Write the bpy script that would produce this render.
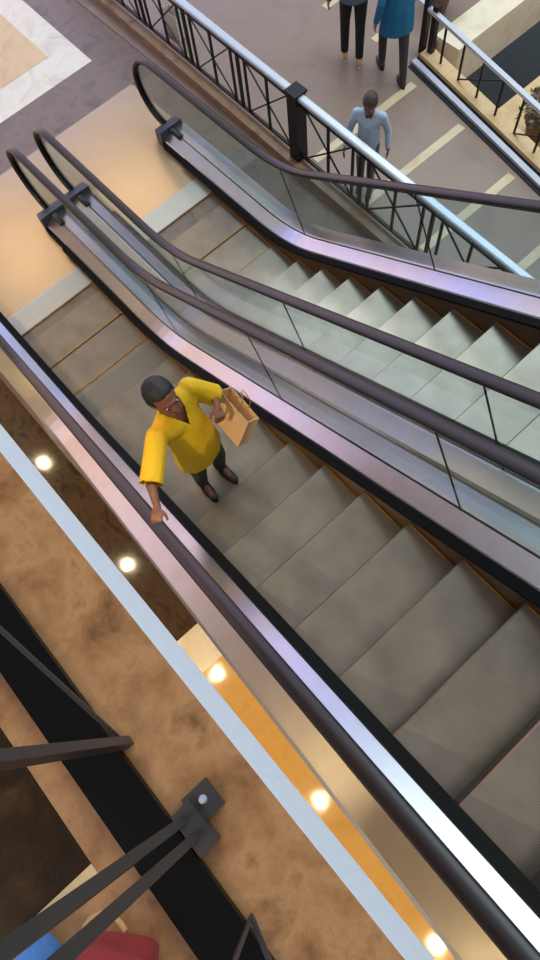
import bpy, bmesh, math, random
from mathutils import Vector, Matrix
random.seed(7)
SC = bpy.context.scene
COL = SC.collection
for o in list(bpy.data.objects):
    bpy.data.objects.remove(o)

# ------------------------------------------------------------------ camera
RC = ((0.6612718424, 0.7453588180, -0.0846154987),
      (0.6847463317, -0.6458312460, -0.3376750847),
      (-0.3063364350, 0.1653548731, -0.9374517345))
CAM = Vector((0.9212319, -0.1657278, 4.3949891))
cd = bpy.data.cameras.new('camera')
cd.sensor_fit = 'VERTICAL'; cd.sensor_height = 24.0; cd.lens = 652.544 / 960 * 24.0
cd.clip_start = 0.02; cd.clip_end = 200
cam = bpy.data.objects.new('camera', cd); COL.objects.link(cam)
mw = Matrix(((RC[0][0], -RC[1][0], -RC[2][0], CAM.x),
             (RC[0][1], -RC[1][1], -RC[2][1], CAM.y),
             (RC[0][2], -RC[1][2], -RC[2][2], CAM.z), (0, 0, 0, 1)))
cam.matrix_world = mw
SC.camera = cam

# ------------------------------------------------------------------ light
SC.view_settings.view_transform = 'Standard'
SC.view_settings.look = 'None'
SC.view_settings.gamma = 1.0
SC.view_settings.use_curve_mapping = False
SC.view_settings.exposure = 0.0
w = bpy.data.worlds.new('mall_ambience'); SC.world = w; w.use_nodes = True
bg = w.node_tree.nodes['Background']
bg.inputs[0].default_value = (0.92, 0.93, 1.0, 1); bg.inputs[1].default_value = 0.55

def area_light(name, loc, target, sx, sy, power, col):
    d = bpy.data.lights.new(name, 'AREA'); d.shape = 'RECTANGLE'; d.size = sx; d.size_y = sy
    d.energy = power; d.color = col
    o = bpy.data.objects.new(name, d); COL.objects.link(o); o.location = loc
    o.rotation_euler = (Vector(target) - Vector(loc)).to_track_quat('-Z', 'Y').to_euler()
    return o
area_light('skylight', (-3.5, 9.0, 9.2), (-2.5, 3.0, -1), 13, 8, 1300, (0.70, 0.91, 1.0))
area_light('atrium_lamp', (-15.5, 2.2, 8.5), (-5, 1.0, -1.8), 2.4, 2.0, 55, (1.0, 0.72, 0.34))
area_light('atrium_lamp', (-14.5, 6.0, 8.5), (-5, 2.0, -1.8), 2.4, 2.0, 55, (1.0, 0.74, 0.38))
area_light('gallery_lamp', (0.8, -3.4, 6.6), (0.9, -0.5, 3.0), 2.0, 1.0, 34, (1.0, 0.78, 0.52))

# ------------------------------------------------------------------ materials
def lin(c):
    return tuple(((v / 255) / 12.92 if v / 255 <= .04045 else (((v / 255) + .055) / 1.055) ** 2.4) for v in c) + (1,)
def mat(name, rgb, rough=.5, metal=0.0, spec=None, emit=None, es=0.0, bump=0.0, bscale=40, coat=0.0):
    m = bpy.data.materials.new(name); m.use_nodes = True
    nt = m.node_tree; b = nt.nodes['Principled BSDF']
    b.inputs['Base Color'].default_value = lin(rgb)
    b.inputs['Roughness'].default_value = rough; b.inputs['Metallic'].default_value = metal
    if spec is not None: b.inputs['Specular IOR Level'].default_value = spec
    if coat: b.inputs['Coat Weight'].default_value = coat; b.inputs['Coat Roughness'].default_value = .1
    if emit: b.inputs['Emission Color'].default_value = lin(emit); b.inputs['Emission Strength'].default_value = es
    # every surface carries a soft procedural variation of its own colour
    tc = nt.nodes.new('ShaderNodeTexCoord'); n = nt.nodes.new('ShaderNodeTexNoise')
    n.inputs['Scale'].default_value = bscale; n.inputs['Detail'].default_value = 3
    nt.links.new(tc.outputs['Object'], n.inputs['Vector'])
    mr = nt.nodes.new('ShaderNodeMapRange'); mr.inputs[3].default_value = .9; mr.inputs[4].default_value = 1.1
    nt.links.new(n.outputs['Fac'], mr.inputs[0])
    mx = nt.nodes.new('ShaderNodeMix'); mx.data_type = 'RGBA'; mx.blend_type = 'MULTIPLY'; mx.inputs[0].default_value = 1
    mx.inputs[6].default_value = lin(rgb); nt.links.new(mr.outputs[0], mx.inputs[7]); nt.links.new(mx.outputs[2], b.inputs['Base Color'])
    if bump:
        bp = nt.nodes.new('ShaderNodeBump'); bp.inputs['Strength'].default_value = bump; bp.inputs['Distance'].default_value = .01
        nt.links.new(n.outputs['Fac'], bp.inputs['Height']); nt.links.new(bp.outputs[0], b.inputs['Normal'])
    return m
def stone(name, cols, scale=3.0, rough=.3, vein=None, distort=.6, stretch=(1, 1, 1)):
    m = bpy.data.materials.new(name); m.use_nodes = True
    nt = m.node_tree; b = nt.nodes['Principled BSDF']; b.inputs['Roughness'].default_value = rough
    tc = nt.nodes.new('ShaderNodeTexCoord'); mp = nt.nodes.new('ShaderNodeMapping'); mp.inputs['Scale'].default_value = stretch
    nt.links.new(tc.outputs['Object'], mp.inputs['Vector'])
    n = nt.nodes.new('ShaderNodeTexNoise'); n.inputs['Scale'].default_value = scale; n.inputs['Detail'].default_value = 8
    n.inputs['Roughness'].default_value = .62; n.inputs['Distortion'].default_value = distort
    nt.links.new(mp.outputs[0], n.inputs['Vector'])
    r = nt.nodes.new('ShaderNodeValToRGB'); e = r.color_ramp.elements
    k = len(cols)
    while len(e) < k: e.new(.5)
    for i, c in enumerate(cols):
        e[i].position = .3 + .4 * i / (k - 1); e[i].color = lin(c)
    nt.links.new(n.outputs['Fac'], r.inputs[0]); out = r.outputs[0]
    if vein:
        v = nt.nodes.new('ShaderNodeTexVoronoi'); v.feature = 'DISTANCE_TO_EDGE'; v.inputs['Scale'].default_value = scale * 1.6
        ad = nt.nodes.new('ShaderNodeVectorMath'); ad.operation = 'ADD'
        n2 = nt.nodes.new('ShaderNodeTexNoise'); n2.inputs['Scale'].default_value = scale * 2
        nt.links.new(mp.outputs[0], n2.inputs['Vector'])
        nt.links.new(mp.outputs[0], ad.inputs[0]); nt.links.new(n2.outputs['Color'], ad.inputs[1]); nt.links.new(ad.outputs[0], v.inputs['Vector'])
        r2 = nt.nodes.new('ShaderNodeValToRGB'); r2.color_ramp.elements[0].color = (1, 1, 1, 1); r2.color_ramp.elements[1].color = (0, 0, 0, 1)
        r2.color_ramp.elements[1].position = .05
        nt.links.new(v.outputs['Distance'], r2.inputs[0])
        sc = nt.nodes.new('ShaderNodeMath'); sc.operation = 'MULTIPLY'; sc.inputs[1].default_value = .14; nt.links.new(r2.outputs[0], sc.inputs[0])
        mx = nt.nodes.new('ShaderNodeMix'); mx.data_type = 'RGBA'; mx.inputs[7].default_value = lin(vein)
        nt.links.new(sc.outputs[0], mx.inputs[0]); nt.links.new(out, mx.inputs[6]); out = mx.outputs[2]
    nt.links.new(out, b.inputs['Base Color'])
    return m
def glass(name, tint, refl=.10):
    m = bpy.data.materials.new(name); m.use_nodes = True
    nt = m.node_tree; nt.nodes.remove(nt.nodes['Principled BSDF'])
    t = nt.nodes.new('ShaderNodeBsdfTransparent'); t.inputs[0].default_value = lin(tint)
    g = nt.nodes.new('ShaderNodeBsdfGlossy'); g.inputs['Roughness'].default_value = .03; g.inputs[0].default_value = (.9, .95, .95, 1)
    lw = nt.nodes.new('ShaderNodeLayerWeight'); lw.inputs[0].default_value = .5
    pw = nt.nodes.new('ShaderNodeMath'); pw.operation = 'POWER'; pw.inputs[1].default_value = 4
    nt.links.new(lw.outputs['Facing'], pw.inputs[0])
    ml = nt.nodes.new('ShaderNodeMapRange'); ml.inputs[3].default_value = refl * .4; ml.inputs[4].default_value = .75
    nt.links.new(pw.outputs[0], ml.inputs[0])
    mx = nt.nodes.new('ShaderNodeMixShader'); nt.links.new(ml.outputs[0], mx.inputs[0])
    nt.links.new(t.outputs[0], mx.inputs[1]); nt.links.new(g.outputs[0], mx.inputs[2])
    nt.links.new(mx.outputs[0], nt.nodes['Material Output'].inputs[0])
    return m
def ribbed(name, rgb, rgb2, rough, metal, pitch):
    m = mat(name, rgb, rough, metal, bscale=3)
    nt = m.node_tree; b = nt.nodes['Principled BSDF']
    tc = nt.nodes.new('ShaderNodeTexCoord'); s = nt.nodes.new('ShaderNodeSeparateXYZ'); nt.links.new(tc.outputs['Object'], s.inputs[0])
    mu = nt.nodes.new('ShaderNodeMath'); mu.operation = 'MULTIPLY'; mu.inputs[1].default_value = 2 * math.pi / pitch
    nt.links.new(s.outputs['Y'], mu.inputs[0])
    sn = nt.nodes.new('ShaderNodeMath'); sn.operation = 'SINE'; nt.links.new(mu.outputs[0], sn.inputs[0])
    mr = nt.nodes.new('ShaderNodeMapRange'); mr.inputs[1].default_value = -.6; mr.inputs[2].default_value = .6
    nt.links.new(sn.outputs[0], mr.inputs[0])
    n = nt.nodes.new('ShaderNodeTexNoise'); n.inputs['Scale'].default_value = 5; nt.links.new(tc.outputs['Object'], n.inputs[0])
    mx = nt.nodes.new('ShaderNodeMix'); mx.data_type = 'RGBA'; mx.inputs[6].default_value = lin(rgb2); mx.inputs[7].default_value = lin(rgb)
    nt.links.new(mr.outputs[0], mx.inputs[0])
    m2 = nt.nodes.new('ShaderNodeMix'); m2.data_type = 'RGBA'; m2.blend_type = 'MULTIPLY'; m2.inputs[0].default_value = .5
    nt.links.new(mx.outputs[2], m2.inputs[6]); nt.links.new(n.outputs['Fac'], m2.inputs[7])
    nt.links.new(m2.outputs[2], b.inputs['Base Color'])
    return m
M = dict(
    tread=ribbed('ribbed_step_metal', (178, 163, 145), (147, 133, 118), .3, .8, .009),
    riser=mat('step_riser_metal', (70, 62, 54), .5, .6),
    yellow=mat('worn_yellow_line', (156, 112, 44), .55),
    skirt=mat('brown_skirt', (92, 66, 42), .35, .4), brush=mat('black_brush', (9, 9, 9), .7, spec=.15),
    deckm=mat('brushed_steel', (198, 195, 196), .3, 1.0, bscale=8),
    outer=mat('satin_steel', (202, 193, 178), .32, 1.0, bscale=8),
    rubber=mat('handrail_rubber', (38, 29, 28), .36, spec=.5),
    seal=mat('black_seal', (8, 8, 9), .3, spec=.12),
    newelbox=mat('dark_grey_newel', (70, 72, 80), .4, .3),
    comb=mat('comb_aluminium', (190, 188, 180), .35, .7),
    plate=mat('landing_plate_steel', (196, 170, 138), .26, .6, bscale=2),
    clad=mat('truss_cladding', (120, 112, 104), .4, .4),
    glass=glass('balustrade_glass', (234, 241, 243), .08),
    white=mat('white_fascia_paint', (226, 230, 238), .5),
    soffit=mat('soffit_paint', (205, 190, 165), .7),
    black=mat('black_iron', (22, 21, 23), .4, .4),
    grey_iron=mat('grey_iron', (62, 57, 55), .45, .3),
    rail=mat('silver_rail', (200, 204, 212), .35, .35),
    lamp=mat('downlight_glow', (255, 226, 160), .5, emit=(255, 220, 140), es=16),
)
M['upper'] = stone('emperador_marble', [(88, 54, 27), (152, 103, 60), (180, 130, 84), (116, 74, 40)], 6.0, .3, vein=(80, 48, 28), distort=.15)
M['tile'] = stone('dark_brown_marble', [(26, 17, 9), (46, 30, 14), (72, 48, 26)], 9.0, .3, vein=(110, 76, 44))
M['tile'].node_tree.nodes['Principled BSDF'].inputs['Specular IOR Level'].default_value = .12
M['lowdark'] = stone('polished_brown_marble', [(44, 33, 26), (86, 66, 48), (60, 46, 36)], 4.0, .06, stretch=(1, 2, 1))
M['floorbrown'] = stone('brown_floor_stone', [(96, 80, 70), (124, 106, 94), (108, 90, 80)], 3.0, .35)
M['walk'] = stone('taupe_floor_tile', [(128, 106, 92), (142, 120, 104), (134, 112, 98)], 1.2, .35)
M['cream'] = stone('cream_marble', [(226, 206, 172), (236, 220, 192), (214, 192, 156)], 2.5, .3)
M['creampale'] = stone('pale_marble', [(220, 205, 186), (232, 222, 206), (210, 194, 172)], 2.5, .3)
M['tan'] = stone('tan_marble', [(206, 170, 120), (220, 186, 138), (196, 158, 108)], 2.0, .3)
M['tan2'] = stone('beige_inlay_stone', [(198, 176, 138), (208, 188, 152), (190, 168, 132)], 2.5, .3)
M['gold'] = stone('golden_marble', [(224, 170, 88), (234, 182, 102), (216, 160, 80)], 2.0, .06)
M['curb'] = stone('curb_stone', [(126, 98, 76), (150, 118, 90), (110, 86, 68)], 4.0, .35)
M['teal'] = mat('dark_teal_floor', (36, 56, 58), .4)

# ------------------------------------------------------------------ helpers
def mesh_obj(name, bm, m, parent=None, smooth=False, loc=None):
    me = bpy.data.meshes.new(name); bmesh.ops.recalc_face_normals(bm, faces=bm.faces); bm.to_mesh(me); bm.free()
    if m: me.materials.append(m)
    if smooth:
        for p in me.polygons: p.use_smooth = True
    o = bpy.data.objects.new(name, me); COL.objects.link(o)
    if parent: o.parent = parent; o.matrix_parent_inverse = parent.matrix_world.inverted()
    if loc: o.location = loc
    return o
def thing(name, label, cat, loc=(0, 0, 0), group=None):
    o = bpy.data.objects.new(name, None); COL.objects.link(o); o.location = loc
    o.empty_display_size = .1
    o.matrix_world = Matrix.Translation(loc)
    tag(o, label, cat, group); return o
def tag(o, label, cat, group=None):
    o['label'] = label; o['category'] = cat
    if group: o['group'] = group
    return o
def struct(o): o['kind'] = 'structure'; return o
def box(bm, x0, x1, y0, y1, z0, z1):
    v = [bm.verts.new(p) for p in ((x0, y0, z0), (x1, y0, z0), (x1, y1, z0), (x0, y1, z0), (x0, y0, z1), (x1, y0, z1), (x1, y1, z1), (x0, y1, z1))]
    for f in ((0, 3, 2, 1), (4, 5, 6, 7), (0, 1, 5, 4), (1, 2, 6, 5), (2, 3, 7, 6), (3, 0, 4, 7)): bm.faces.new([v[i] for i in f])
def prism(bm, pts, z0, z1):
    a = [bm.verts.new((x, y, z0)) for x, y in pts]; b = [bm.verts.new((x, y, z1)) for x, y in pts]
    n = len(pts); bm.faces.new(a[::-1]); bm.faces.new(b)
    for i in range(n): bm.faces.new((a[i], a[(i + 1) % n], b[(i + 1) % n], b[i]))
def bar(bm, p0, p1, wx, wy=None, up=(0, 0, 1)):
    """rectangular bar from p0 to p1"""
    wy = wy or wx
    p0 = Vector(p0); p1 = Vector(p1); d = (p1 - p0).normalized(); u = Vector(up)
    if abs(d.dot(u)) > .98: u = Vector((1, 0, 0))
    s = d.cross(u).normalized(); t = s.cross(d).normalized()
    vs = []
    for p in (p0, p1):
        for a, b in ((-1, -1), (1, -1), (1, 1), (-1, 1)): vs.append(bm.verts.new(p + s * a * wx / 2 + t * b * wy / 2))
    for f in ((3, 2, 1, 0), (4, 5, 6, 7), (0, 1, 5, 4), (1, 2, 6, 5), (2, 3, 7, 6), (3, 0, 4, 7)): bm.faces.new([vs[i] for i in f])
def tube(bm, pts, r, n=10, taper=None, cap=True):
    rings = []
    pts = [Vector(p) for p in pts]
    for i, p in enumerate(pts):
        d = (pts[min(i + 1, len(pts) - 1)] - pts[max(i - 1, 0)]).normalized()
        u = Vector((0, 0, 1)) if abs(d.z) < .95 else Vector((1, 0, 0))
        s = d.cross(u).normalized(); t = s.cross(d)
        rr = taper[i] if taper else r
        rings.append([bm.verts.new(p + (s * math.cos(k * 2 * math.pi / n) + t * math.sin(k * 2 * math.pi / n)) * rr) for k in range(n)])
    for a, b in zip(rings, rings[1:]):
        for k in range(n): bm.faces.new((a[k], a[(k + 1) % n], b[(k + 1) % n], b[k]))
    if cap: bm.faces.new(rings[0][::-1]); bm.faces.new(rings[-1])
def loft(bm, rings, closed=True, caps=True):
    rr = [[bm.verts.new(p) for p in r] for r in rings]; n = len(rr[0])
    for a, b in zip(rr, rr[1:]):
        for k in range(n if closed else n - 1): bm.faces.new((a[k], a[(k + 1) % n], b[(k + 1) % n], b[k]))
    if caps and closed: bm.faces.new(rr[0][::-1]); bm.faces.new(rr[-1])

# ------------------------------------------------------------------ site constants
F = -1.765            # lower floor
U = 3.0               # upper floor
T = math.tan(math.radians(29.984))
W = 1.041             # step width
HO = .197             # handrail axis outside the step edge
Y2 = 1.615 + HO       # second escalator, left step edge
def path(x, off_flat, off_inc, tl=.5):
    """height of a line that runs level over the landing and then climbs"""
    zf = F + off_flat; xc = (zf - off_inc) / T
    xa, xb = xc - tl, xc + tl * .866
    if x <= xa: return zf
    if x >= xb: return x * T + off_inc
    R = tl / math.tan(math.radians(15))
    return zf + R - math.sqrt(max(R * R - (x - xa) ** 2, 0))
def P(x): return path(x, 0, 0)
XTOP = 3.6

# ------------------------------------------------------------------ setting: lower floor
bm = bmesh.new(); box(bm, -14, 6, -7, 3.72, F - .3, F - .012)
struct(mesh_obj('floor', bm, M['floorbrown']))
def slab(name, pts, m, z1=F, z0=None):
    bm = bmesh.new(); prism(bm, pts, F - .011 if z0 is None else z0, z1); return struct(mesh_obj(name, bm, m))
slab('trim_1', [(-14, 3.6), (-14, -7), (-6.52, -7), (-6.5, 3.6)], M['floorbrown'])
slab('trim_2', [(-6.5, -7), (-.49, -7), (-.49, -.47), (-6.5, -.47)], M['lowdark'])
slab('trim_3', [(-.49, -7), (-.11, -7), (-.11, -.47), (-.49, -.47)], M['cream'])
slab('trim_4', [(-.11, -7), (6, -7), (6, -.47), (-.11, -.47)], M['gold'])
# inlay: pale border round a tan field
slab('trim_5', [(-13, -4), (-7.26, -4), (-7.26, 3.16), (-13, 3.24)], M['creampale'], F + .004, F)
slab('trim_6', [(-12.6, -3.5), (-7.78, -3.5), (-7.78, 2.78), (-12.6, 2.86)], M['tan'], F + .008, F + .004)
# walkway beyond the railing, cut back around the well
def ny(x): return 5.97 - .18 * (x + 4.05)
slab('floor', [(-14, 3.72), (6, 3.72), (6, ny(6)), (-4.1, ny(-4.1)), (-4.1, 12), (-14, 12)], M['walk'], F, F - .4)
for i, sx in enumerate((-1.05, -1.97, -2.9, -3.8, -4.72, -5.65)):
    y_lo = 3.9 if i < 4 else 5.95
    slab('trim_%d' % (7 + i), [(sx - .055, y_lo), (sx + .055, y_lo), (sx + .055, min(ny(sx) - .12, 5.75) if i < 4 else 6.4), (sx - .055, min(ny(sx) - .12, 5.75) if i < 4 else 6.4)], M['tan2'], F + .004, F)
# edge of the well: dark line, metal nosing, cream kerb
def strip(name, o0, o1, m, z0, z1, x0=-4.06, x1=6):
    return slab(name, [(x0, ny(x0) + o0), (x1, ny(x1) + o0), (x1, ny(x1) + o1), (x0, ny(x0) + o1)], m, z1, z0)
strip('trim_13', -.06, 0.0, M['black'], F, F + .012)
strip('trim_14', 0.0, .075, M['rail'], F - .4, F + .05)
strip('trim_15', .075, .14, M['black'], F - .4, F + .02)
strip('trim_16', .14, .34, M['tan'], F - .4, F + .07)
slab('trim_17', [(-4.16, 6.5), (-3.75, 6.5), (-3.74, 12), (-4.17, 12)], M['cream'], F + .05, F - .5)
bm = bmesh.new(); box(bm, -20, 30, 5, 60, F - 4.6, F - 4.5); struct(mesh_obj('floor', bm, M['teal']))
slab('trim_18', [(-2.98, 6.14), (2, 5.24), (2, 12), (-2.98, 12)], M['tan'], F - .35, F - .7)
# kerb under the near railing
def ry(x): return 3.95 - .031 * (x + 5.76)
bm = bmesh.new(); prism(bm, [(-10, ry(-10) - .14), (4, ry(4) - .14), (4, ry(4) + .10), (-10, ry(-10) + .10)], F, F + .11)
struct(mesh_obj('trim_19', bm, M['curb']))
# upper gallery: slab, white fascia, marble edge, dark tile with gold line
bm = bmesh.new(); box(bm, -14, 7, -7, -.355, U - .4, U - .02); struct(mesh_obj('floor', bm, M['soffit']))
bm = bmesh.new(); box(bm, -14, 7, -.355, -.345, U - .4, U - .002); struct(mesh_obj('trim_20', bm, M['white']))
def upl(name, x0, x1, y0, y1, m, h=.0): bm = bmesh.new(); box(bm, x0, x1, y0, y1, U - .02, U + h); return struct(mesh_obj(name, bm, m))
upl('trim_21', -14, 7, -.69, -.346, M['upper'])
upl('trim_22', -14, .815, -7, -.69, M['tile'])
upl('trim_23', .815, .84, -7, -.69, M['tan'], .002)
upl('trim_24', .84, 7, -7, -.69, M['upper'])
# downlights sunk in the soffit
for i, (lx, ly) in enumerate(((-5.54, -1.05), (-3.02, -1.05), (-.68, -1.05), (1.68, -1.06), (3.98, -1.08))):
    t = thing('downlight', 'round warm downlight sunk in the underside of the upper gallery', 'light', (lx, ly, U - .4), 'soffit downlights')
    bm = bmesh.new(); bmesh.ops.create_cone(bm, cap_ends=True, segments=20, radius1=.04, radius2=.04, depth=.012, matrix=Matrix.Translation((lx, ly, U - .412)))
    mesh_obj('bulb', bm, M['lamp'], t)
    bm = bmesh.new()
    loft(bm, [[(lx + r * math.cos(k * math.pi / 12), ly + r * math.sin(k * math.pi / 12), z) for k in range(24)] for r, z in ((.042, U - .402), (.085, U - .402), (.085, U - .412), (.042, U - .418))], True, False)
    mesh_obj('trim_ring', bm, M['white'], t)
    dl = bpy.data.lights.new('downlight_beam', 'SPOT'); dl.energy = 190; dl.color = (1, .78, .45); dl.spot_size = math.radians(110); dl.spot_blend = .6; dl.specular_factor = 0.0; dl.shadow_soft_size = .05
    lo_ = bpy.data.objects.new('downlight_beam', dl); COL.objects.link(lo_); lo_.location = (lx, ly, U - .43)

# far end of the hall: light bands and added warm glow panels that the steel decks mirror
bm = bmesh.new(); box(bm, -20.2, -20, -22, 24, F - .3, 9.5); struct(mesh_obj('wall_back', bm, M['soffit']))
def lit(name, label, y0, y1, z0, z1, m):
    bm = bmesh.new(); box(bm, -19.96, -19.88, y0, y1, z0, z1); tag(mesh_obj(name, bm, m), label, 'light')
M['led'] = mat('led_band', (110, 145, 255), .5, emit=(112, 150, 255), es=8)
M['warm_glow'] = mat('added_warm_glow', (255, 220, 190), .5, emit=(255, 208, 168), es=1.9)  # glow of the added panels, warms and brightens the deck reflections
lit('light_band', 'long blue-white light band on the far wall', -18, 20, 1.5, 2.05, M['led'])
lit('low_glow_panel', 'wide warm glow panel added unseen on the far wall under the light band', -18, 22, F + .2, 1.0, M['warm_glow'])  # added out of view to brighten what the decks reflect
lit('high_glow_panel', 'wide warm glow panel added unseen high on the far wall', -18, 22, 3.0, 5.2, M['warm_glow'])  # second added panel, lifts the steel reflections with warm light
lit('light_band', 'upper blue-white light band on the far wall, above the warm panel', -18, 22, 6.6, 7.6, M['led'])

# ------------------------------------------------------------------ escalators
def frange(a, b, s):
    n = max(1, int(round((b - a) / s))); return [a + (b - a) * i / n for i in range(n + 1)]
def sweep(prof_fn, x0, x1, step=.12):
    bm = bmesh.new(); loft(bm, [prof_fn(x) for x in frange(x0, x1, step)]); return bm
def arc_positions(x0, lo, hi):
    """noses spaced evenly along the step chain, one of them at x0"""
    S = .4 / math.cos(math.radians(30)); out = [x0]
    for sgn in (1, -1):
        x = x0
        while lo < x < hi:
            acc = 0; z = P(x)
            while acc < S:
                x2 = x + sgn * .004; z2 = P(x2); acc += math.hypot(.004, z2 - z); x, z = x2, z2
            if lo < x < hi: out.append(x)
    return sorted(out)
def handrail_path():
    pts = []
    zf, R = F + .98, .40
    xs = -5.43
    pts.append((xs + .32, zf - 2 * R))
    for k in range(0, 15):
        a = math.radians(-90 - 180 * k / 14)
        pts.append((xs + R * math.cos(a), zf - R + R * math.sin(a)))
    for x in frange(xs + .1, XTOP, .1): pts.append((x, path(x, .98, 1.08)))
    return pts
def sweep_xz(pts, y, prof):
    bm = bmesh.new(); rings = []
    for i, (x, z) in enumerate(pts):
        a = pts[max(i - 1, 0)]; b = pts[min(i + 1, len(pts) - 1)]
        d = Vector((b[0] - a[0], 0, b[1] - a[1])).normalized(); n = Vector((-d.z, 0, d.x))
        rings.append([Vector((x, y, z)) + n * q + Vector((0, p, 0)) for p, q in prof])
    loft(bm, rings); return bm
HR = [(-.042, -.012), (-.036, -.024), (.036, -.024), (.042, -.012), (.041, .004), (.030, .014), (0, .018), (-.030, .014), (-.041, .004)]
DZ = .18
def build_escalator(label, yl, x0, left_out, right_out):
    yr = yl + W
    t = thing('escalator', label, 'escalator', (-4.3, yl + W / 2, F))
    # steps
    for xn in arc_positions(x0, -4.5, XTOP - .2):
        z = P(xn); fr = .012
        bm = bmesh.new()
        prof = [(xn, z - .012), (xn + .008, z), (xn + .452, z), (xn + .452, z - .03), (xn + .06, z - .03), (xn + .03, z - .24), (xn + .012, z - .24)]
        loft(bm, [[(px, y, pz) for px, pz in prof] for y in (yl + .004, yr - .004)])
        s = mesh_obj('step', bm, M['tread'], t)
        s.data.materials.append(M['riser'])
        for p in s.data.polygons:
            if abs(p.normal.z) < .5: p.material_index = 1
        bm = bmesh.new()
        for ya in (yl + .004, yr - .016): box(bm, xn + .02, xn + .45, ya, ya + .012, z, z + .002)
        box(bm, xn + .43, xn + .45, yl + .016, yr - .016, z, z + .002)
        mesh_obj('edge_line', bm, M['yellow'], s)
    for sg, ys, out in ((-1, yl, left_out), (1, yr, right_out)):
        gy = ys + sg * HO
        # skirt
        def pr(x): 
            z = P(x); return [(x, ys, z - .45), (x, ys, z + .085), (x, ys + sg * .05, z + .085), (x, ys + sg * .05, z - .45)]
        mesh_obj('skirt_panel', sweep(pr, -4.9, XTOP), M['skirt'], t)
        def pr(x):
            z = P(x); return [(x, ys - sg * .012, z + .07), (x, ys - sg * .012, z + .095), (x, ys + sg * .055, z + .105), (x, ys + sg * .055, z + .086), (x, ys - sg * .001, z + .086)]
        mesh_obj('skirt_brush', sweep(pr, -4.9, XTOP), M['brush'], t)
        # inner deck
        def pr(x):
            z = P(x); return [(x, ys + sg * .056, z + .10), (x, ys + sg * .066, z + .118), (x, gy - sg * .008, z + DZ), (x, gy - sg * .008, z + DZ - .04), (x, ys + sg * .056, z + .06)]
        mesh_obj('inner_deck', sweep(pr, -5.3, XTOP), M['deckm'], t)
        # outer deck
        def pr(x):
            z = P(x); return [(x, gy + sg * .008, z + DZ), (x, gy + sg * .03, z + DZ + .004), (x, ys + sg * (out - .02), z + .15), (x, ys + sg * out, z + .13), (x, ys + sg * out, z + .05), (x, gy + sg * .008, z + .05)]
        mesh_obj('outer_deck', sweep(pr, -5.3, XTOP), M['outer'], t)
        # newel base
        bm = bmesh.new()
        yy0, yy1 = sorted((ys + sg * .03, ys + sg * min(out, .36)))
        loft(bm, [[(-5.5, yy0 + .06, F), (-5.5, yy1 - .06, F), (-5.5, yy1 - .06, F + .12), (-5.5, yy0 + .06, F + .12)],
                  [(-5.44, yy0 + .01, F), (-5.44, yy1 - .01, F), (-5.44, yy1 - .01, F + .2), (-5.44, yy0 + .01, F + .2)],
                  [(-5.3, yy0, F), (-5.3, yy1, F), (-5.3, yy1, F + .235), (-5.3, yy0, F + .235)]])
        mesh_obj('newel_base', bm, M['newelbox'], t)
        # skirt apron closing deck to floor over the landing
        bm = bmesh.new(); y0, y1 = sorted((ys + sg * .02, ys + sg * out)); box(bm, -5.3, -3.2, y0, y1, F, F + .09)
        mesh_obj('deck_apron', bm, M['brush'], t)
        # handrail with its guide
        hp = handrail_path()
        h = mesh_obj('handrail', sweep_xz(hp, gy, HR), M['rubber'], t, True)
        mesh_obj('handrail_guide', sweep_xz(hp[1:], gy, [(-.018, -.045), (.018, -.045), (.018, -.0245), (-.018, -.0245)]), M['seal'], h)
        # glass: joints square to the incline, 2 m apart
        c, s_ = math.cos(math.radians(30)), math.sin(math.radians(30))
        jo = .425 - .25 * s_ / c * 0
        js = [jo + k * 2.0 * c for k in range(-3, 3)]
        def lo(x): return P(x) + DZ - .05
        def hi(x): return path(x, .98, 1.08) - .03
        def seg(xa, xb, slant_a, slant_b, newel=False):
            n = 18; bot = []; top = []
            for k in range(n + 1):
                f = k / n
                def edge(xm, sl, up):
                    if not sl: return xm
                    return xm + (-.19 if up else .19)
                xb_ = edge(xa, slant_a, 0) * (1 - f) + edge(xb, slant_b, 0) * f
                xt_ = edge(xa, slant_a, 1) * (1 - f) + edge(xb, slant_b, 1) * f
                bot.append((xb_, lo(xb_))); top.append((xt_, hi(xt_)))
            poly = bot + top[::-1]
            if newel:
                cz = F + .98 - .40; arc = []
                for k in range(13):
                    a = math.radians(90 + 160 * k / 12); arc.append((-5.43 + .37 * math.cos(a), cz + .37 * math.sin(a)))
                poly = bot + top[::-1] + arc
            bm = bmesh.new()
            a = [bm.verts.new((x, gy - .006, z)) for x, z in poly]; b = [bm.verts.new((x, gy + .006, z)) for x, z in poly]
            bm.faces.new(a); bm.faces.new(b[::-1]); m_ = len(poly)
            for i in range(m_): bm.faces.new((a[i], b[i], b[(i + 1) % m_], a[(i + 1) % m_]))
            mesh_obj('glass_panel', bm, M['glass'], t)
        ks = [j for j in js if -3.6 < j < XTOP - .3]
        edges = ks
        seg(-5.43, ks[0] - .006, False, True, True)
        for a, b in zip(ks, ks[1:]): seg(a + .006, b - .006, True, True)
        seg(ks[-1] + .006, XTOP, True, False)
        for j in ks:
            bm = bmesh.new(); bar(bm, (j + .19, gy, lo(j + .19)), (j - .19, gy, hi(j - .19)), .010, .008, (0, 1, 0)); mesh_obj('panel_joint', bm, M['seal'], t)
        # cladding under the outer deck
        yo0, yo1 = sorted((ys + sg * (out - .06), ys + sg * (out - .01)))
        def pr(x):
            z = P(x); return [(x, yo0, z + .06), (x, yo1, z + .06), (x, yo1, max(F, z - .95)), (x, yo0, max(F, z - .95))]
        mesh_obj('side_cladding', sweep(pr, -3.4, XTOP), M['clad'], t)
    # underside
    def pr(x):
        z = max(F + .0, P(x) - .95); return [(x, yl - .1, z), (x, yr + .1, z), (x, yr + .1, z + .03), (x, yl - .1, z + .03)]
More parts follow.
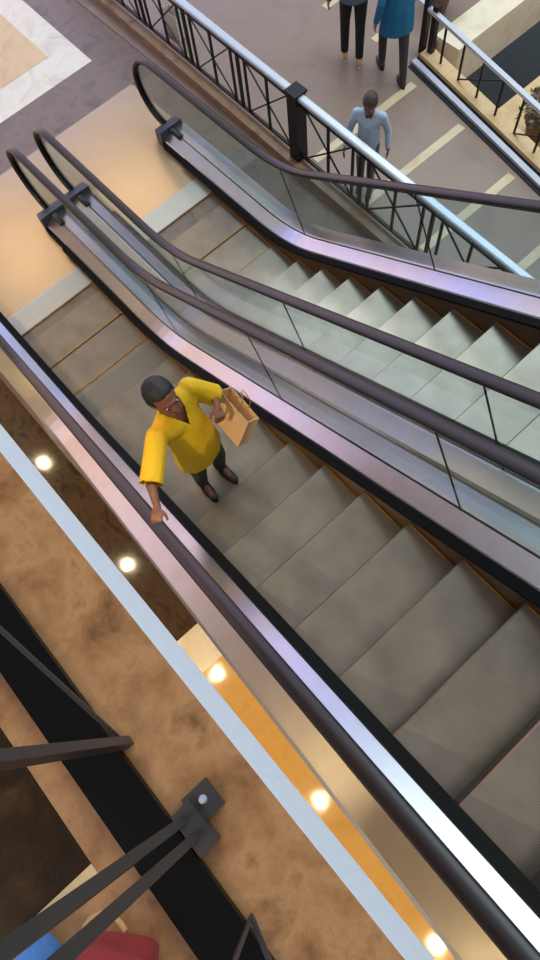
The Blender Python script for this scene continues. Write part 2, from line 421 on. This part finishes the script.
    mesh_obj('underside', sweep(pr, -3.2, XTOP), M['clad'], t)
    # comb and landing plate
    bm = bmesh.new(); loft(bm, [[(-4.64, y, F), (-4.33, y, F), (-4.33, y, F + .004), (-4.60, y, F + .016), (-4.64, y, F + .016)] for y in (yl - .0, yr + .0)])
    cb = mesh_obj('comb_plate', bm, M['comb'], t)
    bm = bmesh.new(); box(bm, -4.345, -4.33, yl, yr, F + .004, F + .007); mesh_obj('edge_line', bm, M['yellow'], cb)
    bm = bmesh.new(); box(bm, -6.5, -4.64, yl - left_out, yr + right_out, F, F + .012); mesh_obj('landing_plate', bm, M['plate'], t)
    return t
gap = (1.615 - (W + HO)) / 2 + HO          # both decks meet half way between the two glass panels
build_escalator('near escalator carrying the rider in the yellow top, rising beside the white gallery edge', 0.0, 0.0, .418, gap - .003)
build_escalator('far empty escalator, its pale steps seen through glass, next to the walkway railing', Y2, -.34, gap - .003, .42)

exec_parts = True
# ------------------------------------------------------------------ railings
def build_railing():
    t = thing('railing', 'black iron railing with crossed bars and pale handrail along the walkway kerb', 'railing', (-3.9, ry(-3.9), F + .11))
    z0, z1 = F + .11, F + .95
    bm = bmesh.new(); loft(bm, [[(x, ry(x) + dy, z1 + dz) for dy, dz in ((-.045, -.02), (.045, -.02), (.045, .012), (.03, .022), (-.03, .022), (-.045, .012))] for x in (-9.5, -3, 3)])
    mesh_obj('handrail', bm, M['rail'], t)
    bm = bmesh.new(); bar(bm, (-9.5, ry(-9.5), z0 + .06), (3, ry(3), z0 + .06), .035, .03); mesh_obj('bottom_rail', bm, M['black'], t)
    bm = bmesh.new(); bar(bm, (-9.5, ry(-9.5), z1 - .1), (3, ry(3), z1 - .1), .025, .025); mesh_obj('top_rail', bm, M['black'], t)
    def vb(x, wd=.026, m='black', nm='baluster', za=z0 + .04, zb=z1 - .02):
        bm = bmesh.new(); bar(bm, (x, ry(x), za), (x, ry(x), zb), wd); return mesh_obj(nm, bm, M[m], t)
    k = -9.2 + .05
    xs = [-9.15, -8.1, -7.05, -6.0, -4.95, -3.9, -2.85, -1.8, -.75, .3, 1.35]
    for x in xs:
        if x == -3.9:
            bm = bmesh.new(); box(bm, x - .075, x + .075, ry(x) - .075, ry(x) + .075, z0, z1 + .02); p = mesh_obj('post', bm, M['black'], t)
            bm = bmesh.new(); box(bm, x - .09, x + .09, ry(x) - .09, ry(x) + .09, z1 + .02, z1 + .05); mesh_obj('cap', bm, M['black'], p)
        else:
            for d in (-.13, 0, .13): vb(x + d, .034 if d == 0 else .026)
        vb(x + .525)
        a, b = x + .14, x + .91
        for xa, xb in ((a, b), (b, a)):
            bm = bmesh.new(); bar(bm, (xa, ry(xa), z0 + .07), (xb, ry(xb), z1 - .1), .016); mesh_obj('brace', bm, M['black'], t)
build_railing()
def build_far_railing():
    def fy(x): return ny(x) + .24
    t = thing('railing', 'low railing with silver handrail over the dark well at top right', 'railing', (-4, fy(-4), F + .07))
    z1 = -1.2
    bm = bmesh.new(); bar(bm, (-4.3, fy(-4.3), z1), (3, fy(3), z1), .06, .04); mesh_obj('handrail', bm, M['rail'], t)
    for x in frange(-3.75, 2.6, .36):
        bm = bmesh.new(); bar(bm, (x, fy(x), F + .06), (x, fy(x), z1 - .02), .022); mesh_obj('baluster', bm, M['black'], t)
    for dx in (0, .14):
        bm = bmesh.new(); bar(bm, (-4.12 + dx, fy(-4.12), F), (-4.12 + dx, fy(-4.12), z1 + .22 - dx), .07); mesh_obj('post', bm, M['black'], t)
    for x in (-3.4, -2.32, -1.24):
        bm = bmesh.new(); bar(bm, (x, fy(x), F + .08), (x + .72, fy(x + .72), z1 - .03), .014); mesh_obj('brace', bm, M['black'], t)
build_far_railing()
def build_gallery_railing():
    yb = -.505
    t = thing('railing', 'dark iron gallery railing in the near corner standing on brown marble', 'railing', (.87, yb, U))
    zt = U + 1.0
    bm = bmesh.new(); bar(bm, (-6, -.572, U + .012), (5, -.572, U + .012), .10, .024); mesh_obj('bottom_rail', bm, M['seal'], t)
    bm = bmesh.new(); bar(bm, (-6, yb, zt), (5, yb, zt), .07, .045); mesh_obj('handrail', bm, M['rail'], t)
    def vb(x, y, wd, m='grey_iron', zb=zt - .02):
        bm = bmesh.new(); bar(bm, (x, y, U), (x, y, zb), wd); mesh_obj('baluster', bm, M[m], t)
    vb(.876, yb, .017); vb(.912, yb, .017); vb(.69, yb, .019); vb(1.08, -.51, .007)
    for x in (-.2, -.9, -1.0, -1.6, 1.8, 1.9, 2.5): vb(x, yb, .026)
    bm = bmesh.new(); box(bm, .845, .905, -.485, -.425, U, U + .02); box(bm, .855, .945, -.515, -.47, U, U + .035)
    f = mesh_obj('foot_plate', bm, M['grey_iron'], t)
    bm = bmesh.new(); bmesh.ops.create_cone(bm, cap_ends=True, segments=12, radius1=.009, radius2=.006, depth=.01, matrix=Matrix.Translation((.872, -.452, U + .025))); mesh_obj('bolt', bm, M['rail'], f)
    for a, b in (((.684, yb, U + .03), (-.30, yb, zt - .125)), ((1.082, yb, U + .03), (1.75, yb, zt - .08))):
        bm = bmesh.new(); bar(bm, a, b, .008); mesh_obj('brace', bm, M['grey_iron'], t)
build_gallery_railing()
#@@PEOPLE@@
def shrub(label, x, y, z, h, r, cols, seed):
    rnd = random.Random(seed); t = thing('potted_shrub', label, 'plant', (x, y, z))
    bm = bmesh.new(); loft(bm, [[(x + q * math.cos(a * math.pi / 8), y + q * math.sin(a * math.pi / 8), z + dz) for a in range(16)] for q, dz in ((.11, 0), (.16, .22), (.175, .22), (.175, .25), (.15, .25), (.14, .21))])
    mesh_obj('pot', bm, mat('clay_pot', (120, 92, 72), .7), t)
    bm = bmesh.new()
    for i in range(7):
        a = rnd.uniform(0, 6.28); tube(bm, [(x, y, z + .2), (x + .5 * r * math.cos(a) * .6, y + .5 * r * math.sin(a) * .6, z + .2 + h * .45), (x + r * math.cos(a) * .8, y + r * math.sin(a) * .8, z + .2 + h * rnd.uniform(.6, .95))], .008, 6)
    mesh_obj('stem', bm, mat('brown_stem', (84, 66, 48), .8), t)
    bm = bmesh.new()
    for i in range(260):
        a = rnd.uniform(0, 6.28); b = rnd.uniform(-.6, 1); q = r * (rnd.random() ** .4) * math.sqrt(max(0, 1 - b * b * .8))
        c = Vector((x + q * math.cos(a), y + q * math.sin(a), z + .22 + h * (.5 + .5 * b))); d = Vector((rnd.uniform(-1, 1), rnd.uniform(-1, 1), rnd.uniform(-.3, .8))).normalized(); sd = d.cross(Vector((rnd.uniform(-1, 1), rnd.uniform(-1, 1), 1))).normalized(); L = rnd.uniform(.06, .11)
        v = [bm.verts.new(p) for p in (c, c + d * L * .5 + sd * L * .28, c + d * L, c + d * L * .5 - sd * L * .28)]; bm.faces.new(v)
    mesh_obj('foliage', bm, mat('leaf_' + str(seed), cols, .6), t)
shrub('leafy brown-green potted shrub on the ledge past the low railing, near the right edge', -2.35, 6.45, F - .35, .36, .26, (112, 96, 66), 3)
shrub('dark leafy potted shrub at the right edge, half cut off behind the low railing', -1.75, 6.35, F - .35, .40, .28, (96, 78, 58), 4)
shrub('brownish potted shrub beside the pale kerb behind the low railing corner post', -4.5, 6.9, F, .5, .28, (120, 104, 84), 5)

# ------------------------------------------------------------------ people
_b = bmesh.new(); bmesh.ops.create_icosphere(_b, subdivisions=2, radius=1.0); ICO = [v.co.copy() for v in _b.verts]; _b.free()
def hull_ball(bm, balls, sub=2):
    """convex skin round a few ellipsoids: (centre, (rx,ry,rz), 3x3 or None)"""
    vs = []
    for c, r, R in balls:
        r = (r, r, r) if not isinstance(r, tuple) else r
        for q in ICO:
            p = Vector((q.x * r[0], q.y * r[1], q.z * r[2]))
            vs.append(bm.verts.new((R @ p if R else p) + Vector(c)))
    bmesh.ops.convex_hull(bm, input=vs)
    bmesh.ops.delete(bm, geom=[v for v in bm.verts if not v.link_faces], context='VERTS')
def cap(p0, r0, p1, r1): return [(p0, r0, None), (p1, r1, None)]
def blob(name, shapes, m, parent, voxel=.008, smooth=4, cut=None, thick=0.0):
    """union of convex shapes fused to one smooth skin; cut(p) opens it (neck, cuffs, hems)"""
    bm = bmesh.new()
    for s in shapes:
        b2 = bmesh.new(); hull_ball(b2, s); me = bpy.data.meshes.new('t'); b2.to_mesh(me); b2.free(); bm.from_mesh(me); bpy.data.meshes.remove(me)
    bmesh.ops.recalc_face_normals(bm, faces=bm.faces)
    me = bpy.data.meshes.new('t'); bm.to_mesh(me); bm.free()
    o = bpy.data.objects.new('t', me); COL.objects.link(o)
    md = o.modifiers.new('r', 'REMESH'); md.mode = 'VOXEL'; md.voxel_size = voxel
    ms = o.modifiers.new('s', 'SMOOTH'); ms.factor = .5; ms.iterations = smooth
    dg = bpy.context.evaluated_depsgraph_get(); dg.update()
    m2 = bpy.data.meshes.new_from_object(o.evaluated_get(dg)); bpy.data.objects.remove(o); bpy.data.meshes.remove(me)
    bm = bmesh.new(); bm.from_mesh(m2); bpy.data.meshes.remove(m2)
    if cut:
        bmesh.ops.delete(bm, geom=[f for f in bm.faces if cut(f.calc_center_median())], context='FACES')
        if thick:
            bmesh.ops.solidify(bm, geom=list(bm.faces), thickness=thick)
    return mesh_obj(name, bm, m, parent, True)
def V3(*a): return Vector(a)
def frame(f, up=(0, 0, 1)):
    f = Vector(f).normalized(); l = Vector(up).cross(f).normalized(); u = f.cross(l)
    return f, l, u, Matrix((f, l, u)).transposed()
def hand_shapes(w, d, n, thumb, curl, k=1.0):
    """wrist w, direction d, palm normal n, thumb side +1/-1 along n x d"""
    d = Vector(d).normalized(); n = Vector(n); n = (n - d * n.dot(d)).normalized(); s = n.cross(d) * thumb
    S = [cap(w, .024 * k, w + d * .03 * k, .025 * k)]
    S.append([(w + d * .03 * k + s * .02 * k, .014 * k, None), (w + d * .03 * k - s * .02 * k, .014 * k, None), (w + d * .088 * k + s * .028 * k, .0125 * k, None), (w + d * .082 * k - s * .030 * k, .0115 * k, None)])
    for i, (off, L) in enumerate(((.029, .072), (.010, .080), (-.010, .074), (-.028, .058))):
        p = w + d * (.086 - .003 * i) * k + s * off * k; a = curl * .45; dd = d
        for j, fr in enumerate((.45, .31, .24)):
            dd = (d * math.cos(a) + n * math.sin(a) + s * off * 1.5).normalized(); q = p + dd * L * fr * k
            S.append(cap(p, (.0095 - .001 * j) * k, q, (.0085 - .001 * j) * k)); p = q; a += curl * .75
    p = w + d * .032 * k + s * .024 * k; dd = (d * .55 + s * .8 + n * .25 * curl).normalized()
    q = p + dd * .035 * k; S.append(cap(p, .013 * k, q, .0105 * k))
    dd = (d * .9 + s * .25 + n * .55 * curl).normalized(); S.append(cap(q, .0105 * k, q + dd * .034 * k, .0085 * k))
    return S
def make_head(J, root, body_shapes, mats, k=1.0, hairstyle='short'):
    H = J['head']; f, l, u, R = frame(J['face'], J.get('headup', (0, 0, 1)))
    at = lambda a, b, c: H + f * a * k + l * b * k + u * c * k
    S = body_shapes
    S.append([(at(0, 0, .03), (.095 * k, .075 * k, .092 * k), R)])
    S.append([(at(.028, 0, -.01), (.066 * k, .064 * k, .085 * k), R), (at(.052, 0, -.088), (.028 * k, .028 * k, .022 * k), R)])
    S.append([(at(.092, 0, .012), .008 * k, None), (at(.104, 0, -.022), .0125 * k, None), (at(.088, 0, -.03), .014 * k, None)])
    S.append([(at(.09, .028, .027), .009 * k, None), (at(.09, -.028, .027), .009 * k, None)])
    S.append([(at(.088, .016, -.058), .007 * k, None), (at(.088, -.016, -.058), .007 * k, None)])
    for sg in (1, -1): S.append([(at(-.008, sg * .074, .012), (.016 * k, .008 * k, .028 * k), R)])
    return at, f, l, u, R
def head_details(at, f, l, u, R, root, mats, k, hairstyle):
    for sg in (1, -1):
        bm = bmesh.new(); hull_ball(bm, [(at(.084, sg * .030, .010), (.009 * k, .0125 * k, .0065 * k), R)]); e = mesh_obj('eye', bm, mats['eye'], root, True)
        bm = bmesh.new(); hull_ball(bm, [(at(.0915, sg * .030, .010), (.004 * k, .007 * k, .0062 * k), R)]); mesh_obj('iris', bm, mats['iris'], e, True)
        bm = bmesh.new(); hull_ball(bm, [(at(.094, sg * .016, .030), .0035 * k, None), (at(.088, sg * .044, .031), .003 * k, None)], 1); mesh_obj('eyebrow', bm, mats['hair'], root, True)
    bm = bmesh.new(); hull_ball(bm, [(at(.094, .020, -.052), (.004 * k,) * 3, None), (at(.0985, 0, -.049), (.005 * k, .005 * k, .005 * k), None), (at(.094, -.020, -.052), (.004 * k,) * 3, None), (at(.096, 0, -.060), (.006 * k, .008 * k, .005 * k), None)]); mesh_obj('lips', bm, mats['lips'], root, True)
    HS = [[(at(-.012, 0, .045), (.102 * k, .086 * k, .092 * k), R)]]
    if hairstyle == 'full':
        HS.append([(at(-.045, 0, .0), (.078 * k, .080 * k, .085 * k), R)])
        HS.append([(at(-.085, 0, -.01), (.05 * k, .06 * k, .055 * k), R)])
    else:
        HS.append([(at(-.04, 0, .0), (.074 * k, .078 * k, .075 * k), R)])
    H0 = at(0, 0, 0)
    def cut(p):
        q = p - H0; a, b, c = q.dot(f) / k, q.dot(l) / k, q.dot(u) / k
        return (a > .035 and c < .082 - abs(b) * .25) or (a > .0 and c < .02) or (c < -.05 and a > -.06)
    blob('hair', HS, mats['hair'], root, .009 * k, 3, cut, .004)
def limb_body(J, k, w=1.0):
    S = []
    c, pv, nk = J['chest'], J['pelvis'], J['neck']
    S.append([(J['shR'], .048 * k, None), (J['shL'], .048 * k, None), (c, .085 * k * w, None)])
    S.append([(c + (J['shR'] - J['shL']).normalized() * .05 * k, .085 * k * w, None), (c - (J['shR'] - J['shL']).normalized() * .05 * k, .085 * k * w, None), (pv, .10 * k * w, None)])
    S.append([(J['hipR'], .085 * k * w, None), (J['hipL'], .085 * k * w, None), (pv, .10 * k * w, None)])
    S.append([(nk, .050 * k, None), (J['head'] + (nk - J['head']) * .35, .047 * k, None)])
    S.append([(nk, .05 * k, None), (J['shR'], .04 * k, None), (J['shL'], .04 * k, None)])
    for s in 'RL':
        S.append(cap(J['sh' + s], .045 * k * w, J['el' + s], .035 * k * w)); S.append(cap(J['el' + s], .036 * k * w, J['wr' + s], .023 * k))
        S.append(cap(J['hip' + s], .082 * k * w, J['kn' + s], .052 * k * w)); S.append(cap(J['kn' + s], .053 * k * w, J['an' + s], .034 * k))
        S.append(cap(J['an' + s], .034 * k, J['toe' + s], .026 * k))
    return S
def shoe(J, s, k, m, sole_m, root, name='shoe'):
    a, t = J['an' + s], J['toe' + s]
    d = Vector((t.x - a.x, t.y - a.y, 0)).normalized(); zb = min(t.z, a.z) - .0
    l = Vector((-d.y, d.x, 0)); base = J['ground' + s]
    p = Vector((a.x, a.y, base))
    S = [[(p - d * .04 * k + V3(0, 0, .045 * k), .040 * k, None), (p + d * .06 * k + V3(0, 0, .042 * k), .042 * k, None), (a + V3(0, 0, .01 * k), .040 * k, None)],
         [(p + d * .05 * k + V3(0, 0, .038 * k), .042 * k, None), (p + d * .155 * k + V3(0, 0, .03 * k), (.04 * k, .04 * k, .028 * k), None)]]
    o = blob(name, S, m, root, .008, 3)
    bm = bmesh.new(); pts = []
    for i in range(20):
        th = i * math.pi / 10; c, sn = math.cos(th), math.sin(th)
        q = p + d * (.055 + .142 * c) * k + l * (.044 + .006 * c) * sn * k; pts.append((q.x, q.y))
    prism(bm, pts, base + .001, base + .018 * k); mesh_obj('sole', bm, sole_m, o)
def clothes(J, k, root, top_m, bot_m, top_name, sleeve, hem, vneck=0.0, loose=1.0):
    """sleeve: 0..1 along the upper arm, 2 = to the wrist; hem: height of the hem below the pelvis"""
    c, pv, nk = J['chest'], J['pelvis'], J['neck']
    fw = J['body_f']; lat = V3(-fw.y, fw.x, 0)
    e = lambda x: .072 * k * loose if x == 0 else x
    R = Matrix((fw, lat, V3(0, 0, 1))).transposed()
    S = []
    S.append([(J['shR'] - V3(0, 0, .01 * k), .062 * k, None), (J['shL'] - V3(0, 0, .01 * k), .062 * k, None), (c, (.115 * k, .15 * k, .12 * k), R)])
    S.append([(c, (.12 * k, .155 * k * loose, .11 * k), R), (pv + V3(0, 0, .05 * k), (.125 * k * loose, .165 * k * loose, .1 * k), R)])
    S.append([(pv + V3(0, 0, .05 * k), (.125 * k * loose, .165 * k * loose, .08 * k), R), (pv - V3(0, 0, hem), (.14 * k * loose, .185 * k * loose, .09 * k), R)])
    S.append([(nk - V3(0, 0, .015 * k), .062 * k, None), (J['shR'], .055 * k, None), (J['shL'], .055 * k, None)])
    cuffs = []
    for s in 'RL':
        a, b = J['sh' + s], J['el' + s]
        if sleeve <= 1:
            q = a + (b - a) * (sleeve + .12); S.append(cap(a, .064 * k * loose, q, .070 * k * loose)); cuffs.append((a + (b - a) * sleeve, (b - a).normalized(), .12 * k))
        else:
            S.append(cap(a, .064 * k, b, .052 * k)); q = J['wr' + s]; q2 = q + (q - b).normalized() * .03 * k; S.append(cap(b, .052 * k, q2, .042 * k)); cuffs.append((q, (q - b).normalized(), .058 * k))
    def near_arm(p):
        for s in 'RL':
            for a, b in ((J['sh' + s], J['el' + s]), (J['el' + s], J['wr' + s])):
                t_ = max(0, min(1, (p - a).dot(b - a) / (b - a).length_squared))
                if (p - a - (b - a) * t_).length < .085 * k: return True
        return False
    def cut(p):
        for q, d, r in cuffs:
            x = p - q; a = x.dot(d)
            if a > 0 and (x - d * a).length < r and a < .12 * k: return True
        if p.z < pv.z - hem - .02 * k and abs((p - pv).dot(lat)) < .3 * k and not near_arm(p): return True
        x = p - nk; a, b, z = x.dot(fw), x.dot(lat), x.z
        if math.hypot(a - .01 * k, b) < .068 * k and z > -.05 * k: return True
        if vneck and a > .0 and -vneck < z and abs(b) < .062 * k * (z + vneck) / vneck: return True
        return False
    top = blob(top_name, S, top_m, root, .011 * min(1, k * 1.1), 4, cut, .006)
    S = [[(J['hipR'], .098 * k, None), (J['hipL'], .098 * k, None), (pv + V3(0, 0, .04 * k), .118 * k, None)]]
    cl = []
    for s in 'RL':
        an = J['an' + s]; kn = J['kn' + s]
        S.append(cap(J['hip' + s], .096 * k, kn, .066 * k)); S.append(cap(kn, .066 * k, an - (kn - an).normalized() * .02 * k, .050 * k)); cl.append((an + (kn - an).normalized() * .015 * k, (an - kn).normalized()))
    def cut2(p):
        for q, d in cl:
            x = p - q; a = x.dot(d)
            if a > 0 and (x - d * a).length < .1 * k: return True
        return False
    blob('trousers', S, bot_m, root, .011, 4, cut2, .006)
    return top
def set_parts_person(label, J, k, mats, sleeve, hem, top_name, hairstyle, vneck=0, loose=1.0, hands=None, group=None, voxel=.0065):
    root_loc = (J['pelvis'].x, J['pelvis'].y, min(J['groundR'], J['groundL']))
    root = thing('person', label, 'person', root_loc)
    S = limb_body(J, k); hk = J.get('hk', k); hd = make_head(J, root, S, mats, hk, hairstyle)
    for s in 'RL':
        w = J['wr' + s]; S += hand_shapes(w, *J['hand' + s], k=k)
    blob('body', S, mats['skin'], root, voxel, 3)
    head_details(*hd, root, mats, hk, hairstyle)
    clothes(J, k, root, mats['top'], mats['bottom'], top_name, sleeve, hem, vneck, loose)
    for s in 'RL': shoe(J, s, k, mats['shoe'], mats['sole'], root)
    return root
EYE = mat('eye_white', (196, 188, 178), .4); IRIS = mat('iris_dark', (36, 24, 18), .2)
def pm(n, skin, hair, top, bottom, sh, sole, lips=(120, 62, 54)):
    return dict(skin=mat(n + '_skin', skin, .5, bscale=30), hair=mat(n + '_hair', hair, .55, bump=.5, bscale=120), top=mat(n + '_top', top, .75, bump=.25, bscale=30),
                bottom=mat(n + '_trousers', bottom, .8, bump=.2, bscale=40), shoe=mat(n + '_shoe', sh, .5), sole=mat(n + '_sole', sole, .6), eye=EYE, iris=IRIS, lips=mat(n + '_lips', lips, .45))

# the rider: feet on the step whose nose is three steps below x = 0
zs = -3 * .4 * T
J = dict(head=V3(-1.13, .34, .785), face=V3(.95, .10, .22), headup=V3(-.25, 0, 1), hk=1.2, neck=V3(-1.14, .355, .645), chest=V3(-1.12, .37, .46), pelvis=V3(-1.07, .385, .16),
         shR=V3(-1.04, .165, .61), elR=V3(-.82, -.065, .575), wrR=V3(-.585, -.125, .812), shL=V3(-1.17, .54, .61), elL=V3(-1.12, .675, .39), wrL=V3(-1.0, .615, .50),
         hipR=V3(-1.08, .31, .12), knR=V3(-1.03, .30, -.24), anR=V3(-1.09, .30, zs + .09), toeR=V3(-.95, .29, zs + .035),
         hipL=V3(-1.09, .475, .12), knL=V3(-1.04, .50, -.24), anL=V3(-1.10, .50, zs + .09), toeL=V3(-.97, .51, zs + .035),
         groundR=zs, groundL=zs, body_f=V3(.95, .31, 0).normalized(),
         handR=(V3(.62, -.55, -.05), V3(.4, -.15, -.9), -1, .8), handL=(V3(.75, -.35, -.25), V3(-.2, -.2, -.9), 1, 1.35))
rider = set_parts_person('woman in a yellow V-neck top riding the near escalator, right hand on the handrail', J, 1.0,
    pm('rider', (122, 74, 54), (22, 17, 16), (228, 178, 8), (62, 64, 56), (38, 34, 34), (24, 22, 22), (128, 62, 54)), .97, .17, 'yellow_top', 'full', .16, 1.16)
# her paper bag
t = thing('paper_bag', 'tan paper carrier bag held at the side of the woman in yellow', 'bag', (-.93, .73, .12))
R = Matrix.Rotation(math.radians(-30), 3, 'X') @ Matrix.Rotation(math.radians(-4), 3, 'Z')
o_ = V3(-.95, .69, .27)
def bagpt(x, y, z): return o_ + R @ V3(x, y, z)
bm = bmesh.new(); hw, hd_, hh = .165, .05, .13
rg = [[bagpt(*p) for p in ((-hw * s, -hd_ * s, z), (0, -hd_ * s * g, z), (hw * s, -hd_ * s, z), (hw * s * .97, 0, z), (hw * s, hd_ * s, z), (0, hd_ * s * g, z), (-hw * s, hd_ * s, z), (-hw * s * .97, 0, z))] for z, s, g in ((-hh, .97, 1), (-.03, 1, 1.05), (hh, 1, 1.1), (hh, .97, 1.05), (-hh + .01, .94, 1))]
loft(bm, rg); mesh_obj('bag_body', bm, mat('kraft_paper', (226, 184, 134), .7), t)
for sg in (1, -1):
    bm = bmesh.new(); tube(bm, [bagpt(-.05, sg * hd_, hh - .01), bagpt(-.05, sg * hd_ * .8, hh + .06), bagpt(-.03, sg * .02, hh + .10), bagpt(.02, sg * .02, hh + .10), bagpt(.05, sg * hd_ * .8, hh + .06), bagpt(.05, sg * hd_, hh - .01)], .004, 8)
    mesh_obj('bag_handle', bm, mat('paper_cord', (170, 120, 70), .7), t, True)

def stock_joints(k, stride, arm=0.25, tilt=0):
    """upright joints, facing +x, for a height of 1.7 k"""
    z = lambda v: v * k
    return dict(head=(.02 + tilt, 0, 1.55), neck=(0 + tilt * .6, 0, 1.41), chest=(tilt * .4, 0, 1.22), pelvis=(0, 0, .93),
        shR=(tilt * .5, -.185, 1.37), shL=(tilt * .5, .185, 1.37), elR=(-.03 + arm * .3, -.265, 1.11), elL=(-.03 - arm * .3, .265, 1.11),
        wrR=(.06 + arm * .7, -.30, .88), wrL=(.06 - arm * .5, .30, .88), hipR=(0, -.085, .88), hipL=(0, .085, .88),
        knR=(.04 - stride * .35, -.09, .48), knL=(.04 + stride * .5, .09, .48), anR=(-stride * .5, -.09, .09), anL=(stride * .5, .09, .09))
def stand(label, pos, heading, k, stride, mats, sleeve, hem, top_name, hairstyle, facepitch=-.1, arm=.25, tilt=0, hk=None, loose=1.0):
    j = stock_joints(k, stride, arm, tilt); Rz = Matrix.Rotation(heading, 3, 'Z'); o = V3(*pos)
    J = {n: o + Rz @ (Vector(p) * k) for n, p in j.items()}
    f = Rz @ V3(1, 0, 0); J['body_f'] = f; J['hk'] = hk or k; J['face'] = f + V3(0, 0, facepitch)
    for s in 'RL':
        a = J['an' + s]; J['toe' + s] = a + f * .15 * k - V3(0, 0, .055 * k); J['ground' + s] = pos[2]
        d = (J['wr' + s] - J['el' + s]).normalized(); inw = (Rz @ V3(0, 1 if s == 'R' else -1, 0))
        J['hand' + s] = (d, inw, 1 if s == 'L' else -1, .5)
        J['hand' + s] = (d, inw, 1 if (inw.cross(d)).dot(f) > 0 else -1, .5)
    return set_parts_person(label, J, k, mats, sleeve, hem * k, top_name, hairstyle, 0, loose, voxel=.008)
stand('person in a blue jacket and dark grey trousers walking beside the well railing', (-4.10, 5.66, F), math.radians(150), .9, .44,
      pm('walker_blue', (150, 104, 82), (34, 26, 22), (16, 98, 138), (58, 52, 56), (52, 40, 38), (36, 30, 30)), 2, .24, 'jacket', 'short', loose=1.3)
stand('person in black trousers and pale shoes, left of the blue jacket', (-4.66, 5.50, F), math.radians(140), .98, .14,
      pm('walker_black', (176, 130, 104), (40, 30, 26), (92, 104, 124), (24, 22, 26), (196, 150, 112), (220, 210, 200)), 2, .1, 'sweater', 'short')
stand('small person in a pale blue shirt and grey trousers standing just behind the iron railing', (-3.05, 4.16, F), math.radians(-60), .75, .10,
      pm('bystander', (110, 70, 54), (58, 42, 36), (170, 186, 206), (98, 96, 98), (60, 54, 52), (40, 36, 36)), 2, .2, 'shirt', 'short', -.35, .1, 0, .95)

# ------------------------------------------------------------------ things behind the near railing
t = thing('handbag', 'red handbag with a curved tan strap behind the near railing post', 'bag', (.96, -.73, U))
def rrect(cx, cy, a, b, z, rot=.75):
    out = []
    for i in range(24):
        th = i * math.pi / 12; c, s_ = math.cos(th), math.sin(th)
        x = a * math.copysign(abs(c) ** .45, c); y = b * math.copysign(abs(s_) ** .45, s_)
        out.append((cx + x * math.cos(rot) - y * math.sin(rot), cy + x * math.sin(rot) + y * math.cos(rot), U + z))
    return out
bm = bmesh.new(); loft(bm, [rrect(.975, -.725, .062 * q, .034 * q2, z) for q, q2, z in ((.92, .9, .002), (1, 1, .01), (1.03, 1.08, .05), (1, .9, .10), (.97, .55, .135), (.94, .35, .14))])
mesh_obj('bag_body', bm, mat('red_leather', (150, 50, 52), .5, bump=.2, bscale=60), t)
bm = bmesh.new(); tube(bm, [(.945 - .055 * math.sin(i * math.pi / 12), -.712 + .045 * math.cos(i * math.pi / 12), U + .10 - .02 * math.sin(i * math.pi / 12)) for i in range(13)], .0055, 8)
mesh_obj('strap', bm, mat('tan_leather', (190, 142, 88), .5), t, True)
bm = bmesh.new(); loft(bm, [[(.885 + x * s, -.86 + y * s, U + z) for x, y in ((-.06, -.05), (0, -.06), (.06, -.05), (.07, 0), (.06, .045), (0, .055), (-.06, .045), (-.07, 0))] for s, z in ((.9, .002), (1.05, .02), (1.1, .06), (.95, .10), (.6, .12))])
t = thing('cloth_bag', 'soft blue cloth bag on the floor in the bottom left corner', 'bag', (.885, -.86, U))
mesh_obj('bag_body', bm, mat('blue_cloth', (74, 120, 178), .8, bump=.4, bscale=60), t, True)
bm = bmesh.new(); tube(bm, [(.885 - .04 + .008 * i, -.86 + .012 * math.sin(i), U + .115 + .03 * math.sin(i * math.pi / 10)) for i in range(11)], .006, 8)
mesh_obj('bag_handle', bm, mat('blue_cord', (60, 100, 156), .8), t, True)

t = thing('carrier_bag', 'pale carrier bag standing behind the iron railing near the top edge', 'bag', (-6.76, 4.26, F))
bm = bmesh.new(); loft(bm, [[(-6.76 + x * q, 4.26 + y * q2, F + z) for x, y in ((-.14, -.06), (0, -.068), (.14, -.06), (.135, 0), (.14, .06), (0, .068), (-.14, .06), (-.135, 0))] for z, q, q2 in ((.002, .96, 1), (.02, 1, 1), (.3, 1.02, .9), (.34, 1.03, .8), (.33, 1.0, .74), (.03, .95, .94))])
mesh_obj('bag_body', bm, mat('white_bag_paper', (214, 208, 200), .7), t)
for sg in (1, -1):
    bm = bmesh.new(); tube(bm, [(-6.76 + .06 * math.cos(i * math.pi / 10), 4.26 + sg * .045, F + .33 + .12 * math.sin(i * math.pi / 10)) for i in range(11)], .005, 8)
    mesh_obj('bag_handle', bm, mat('beige_cord', (190, 160, 120), .7), t, True)
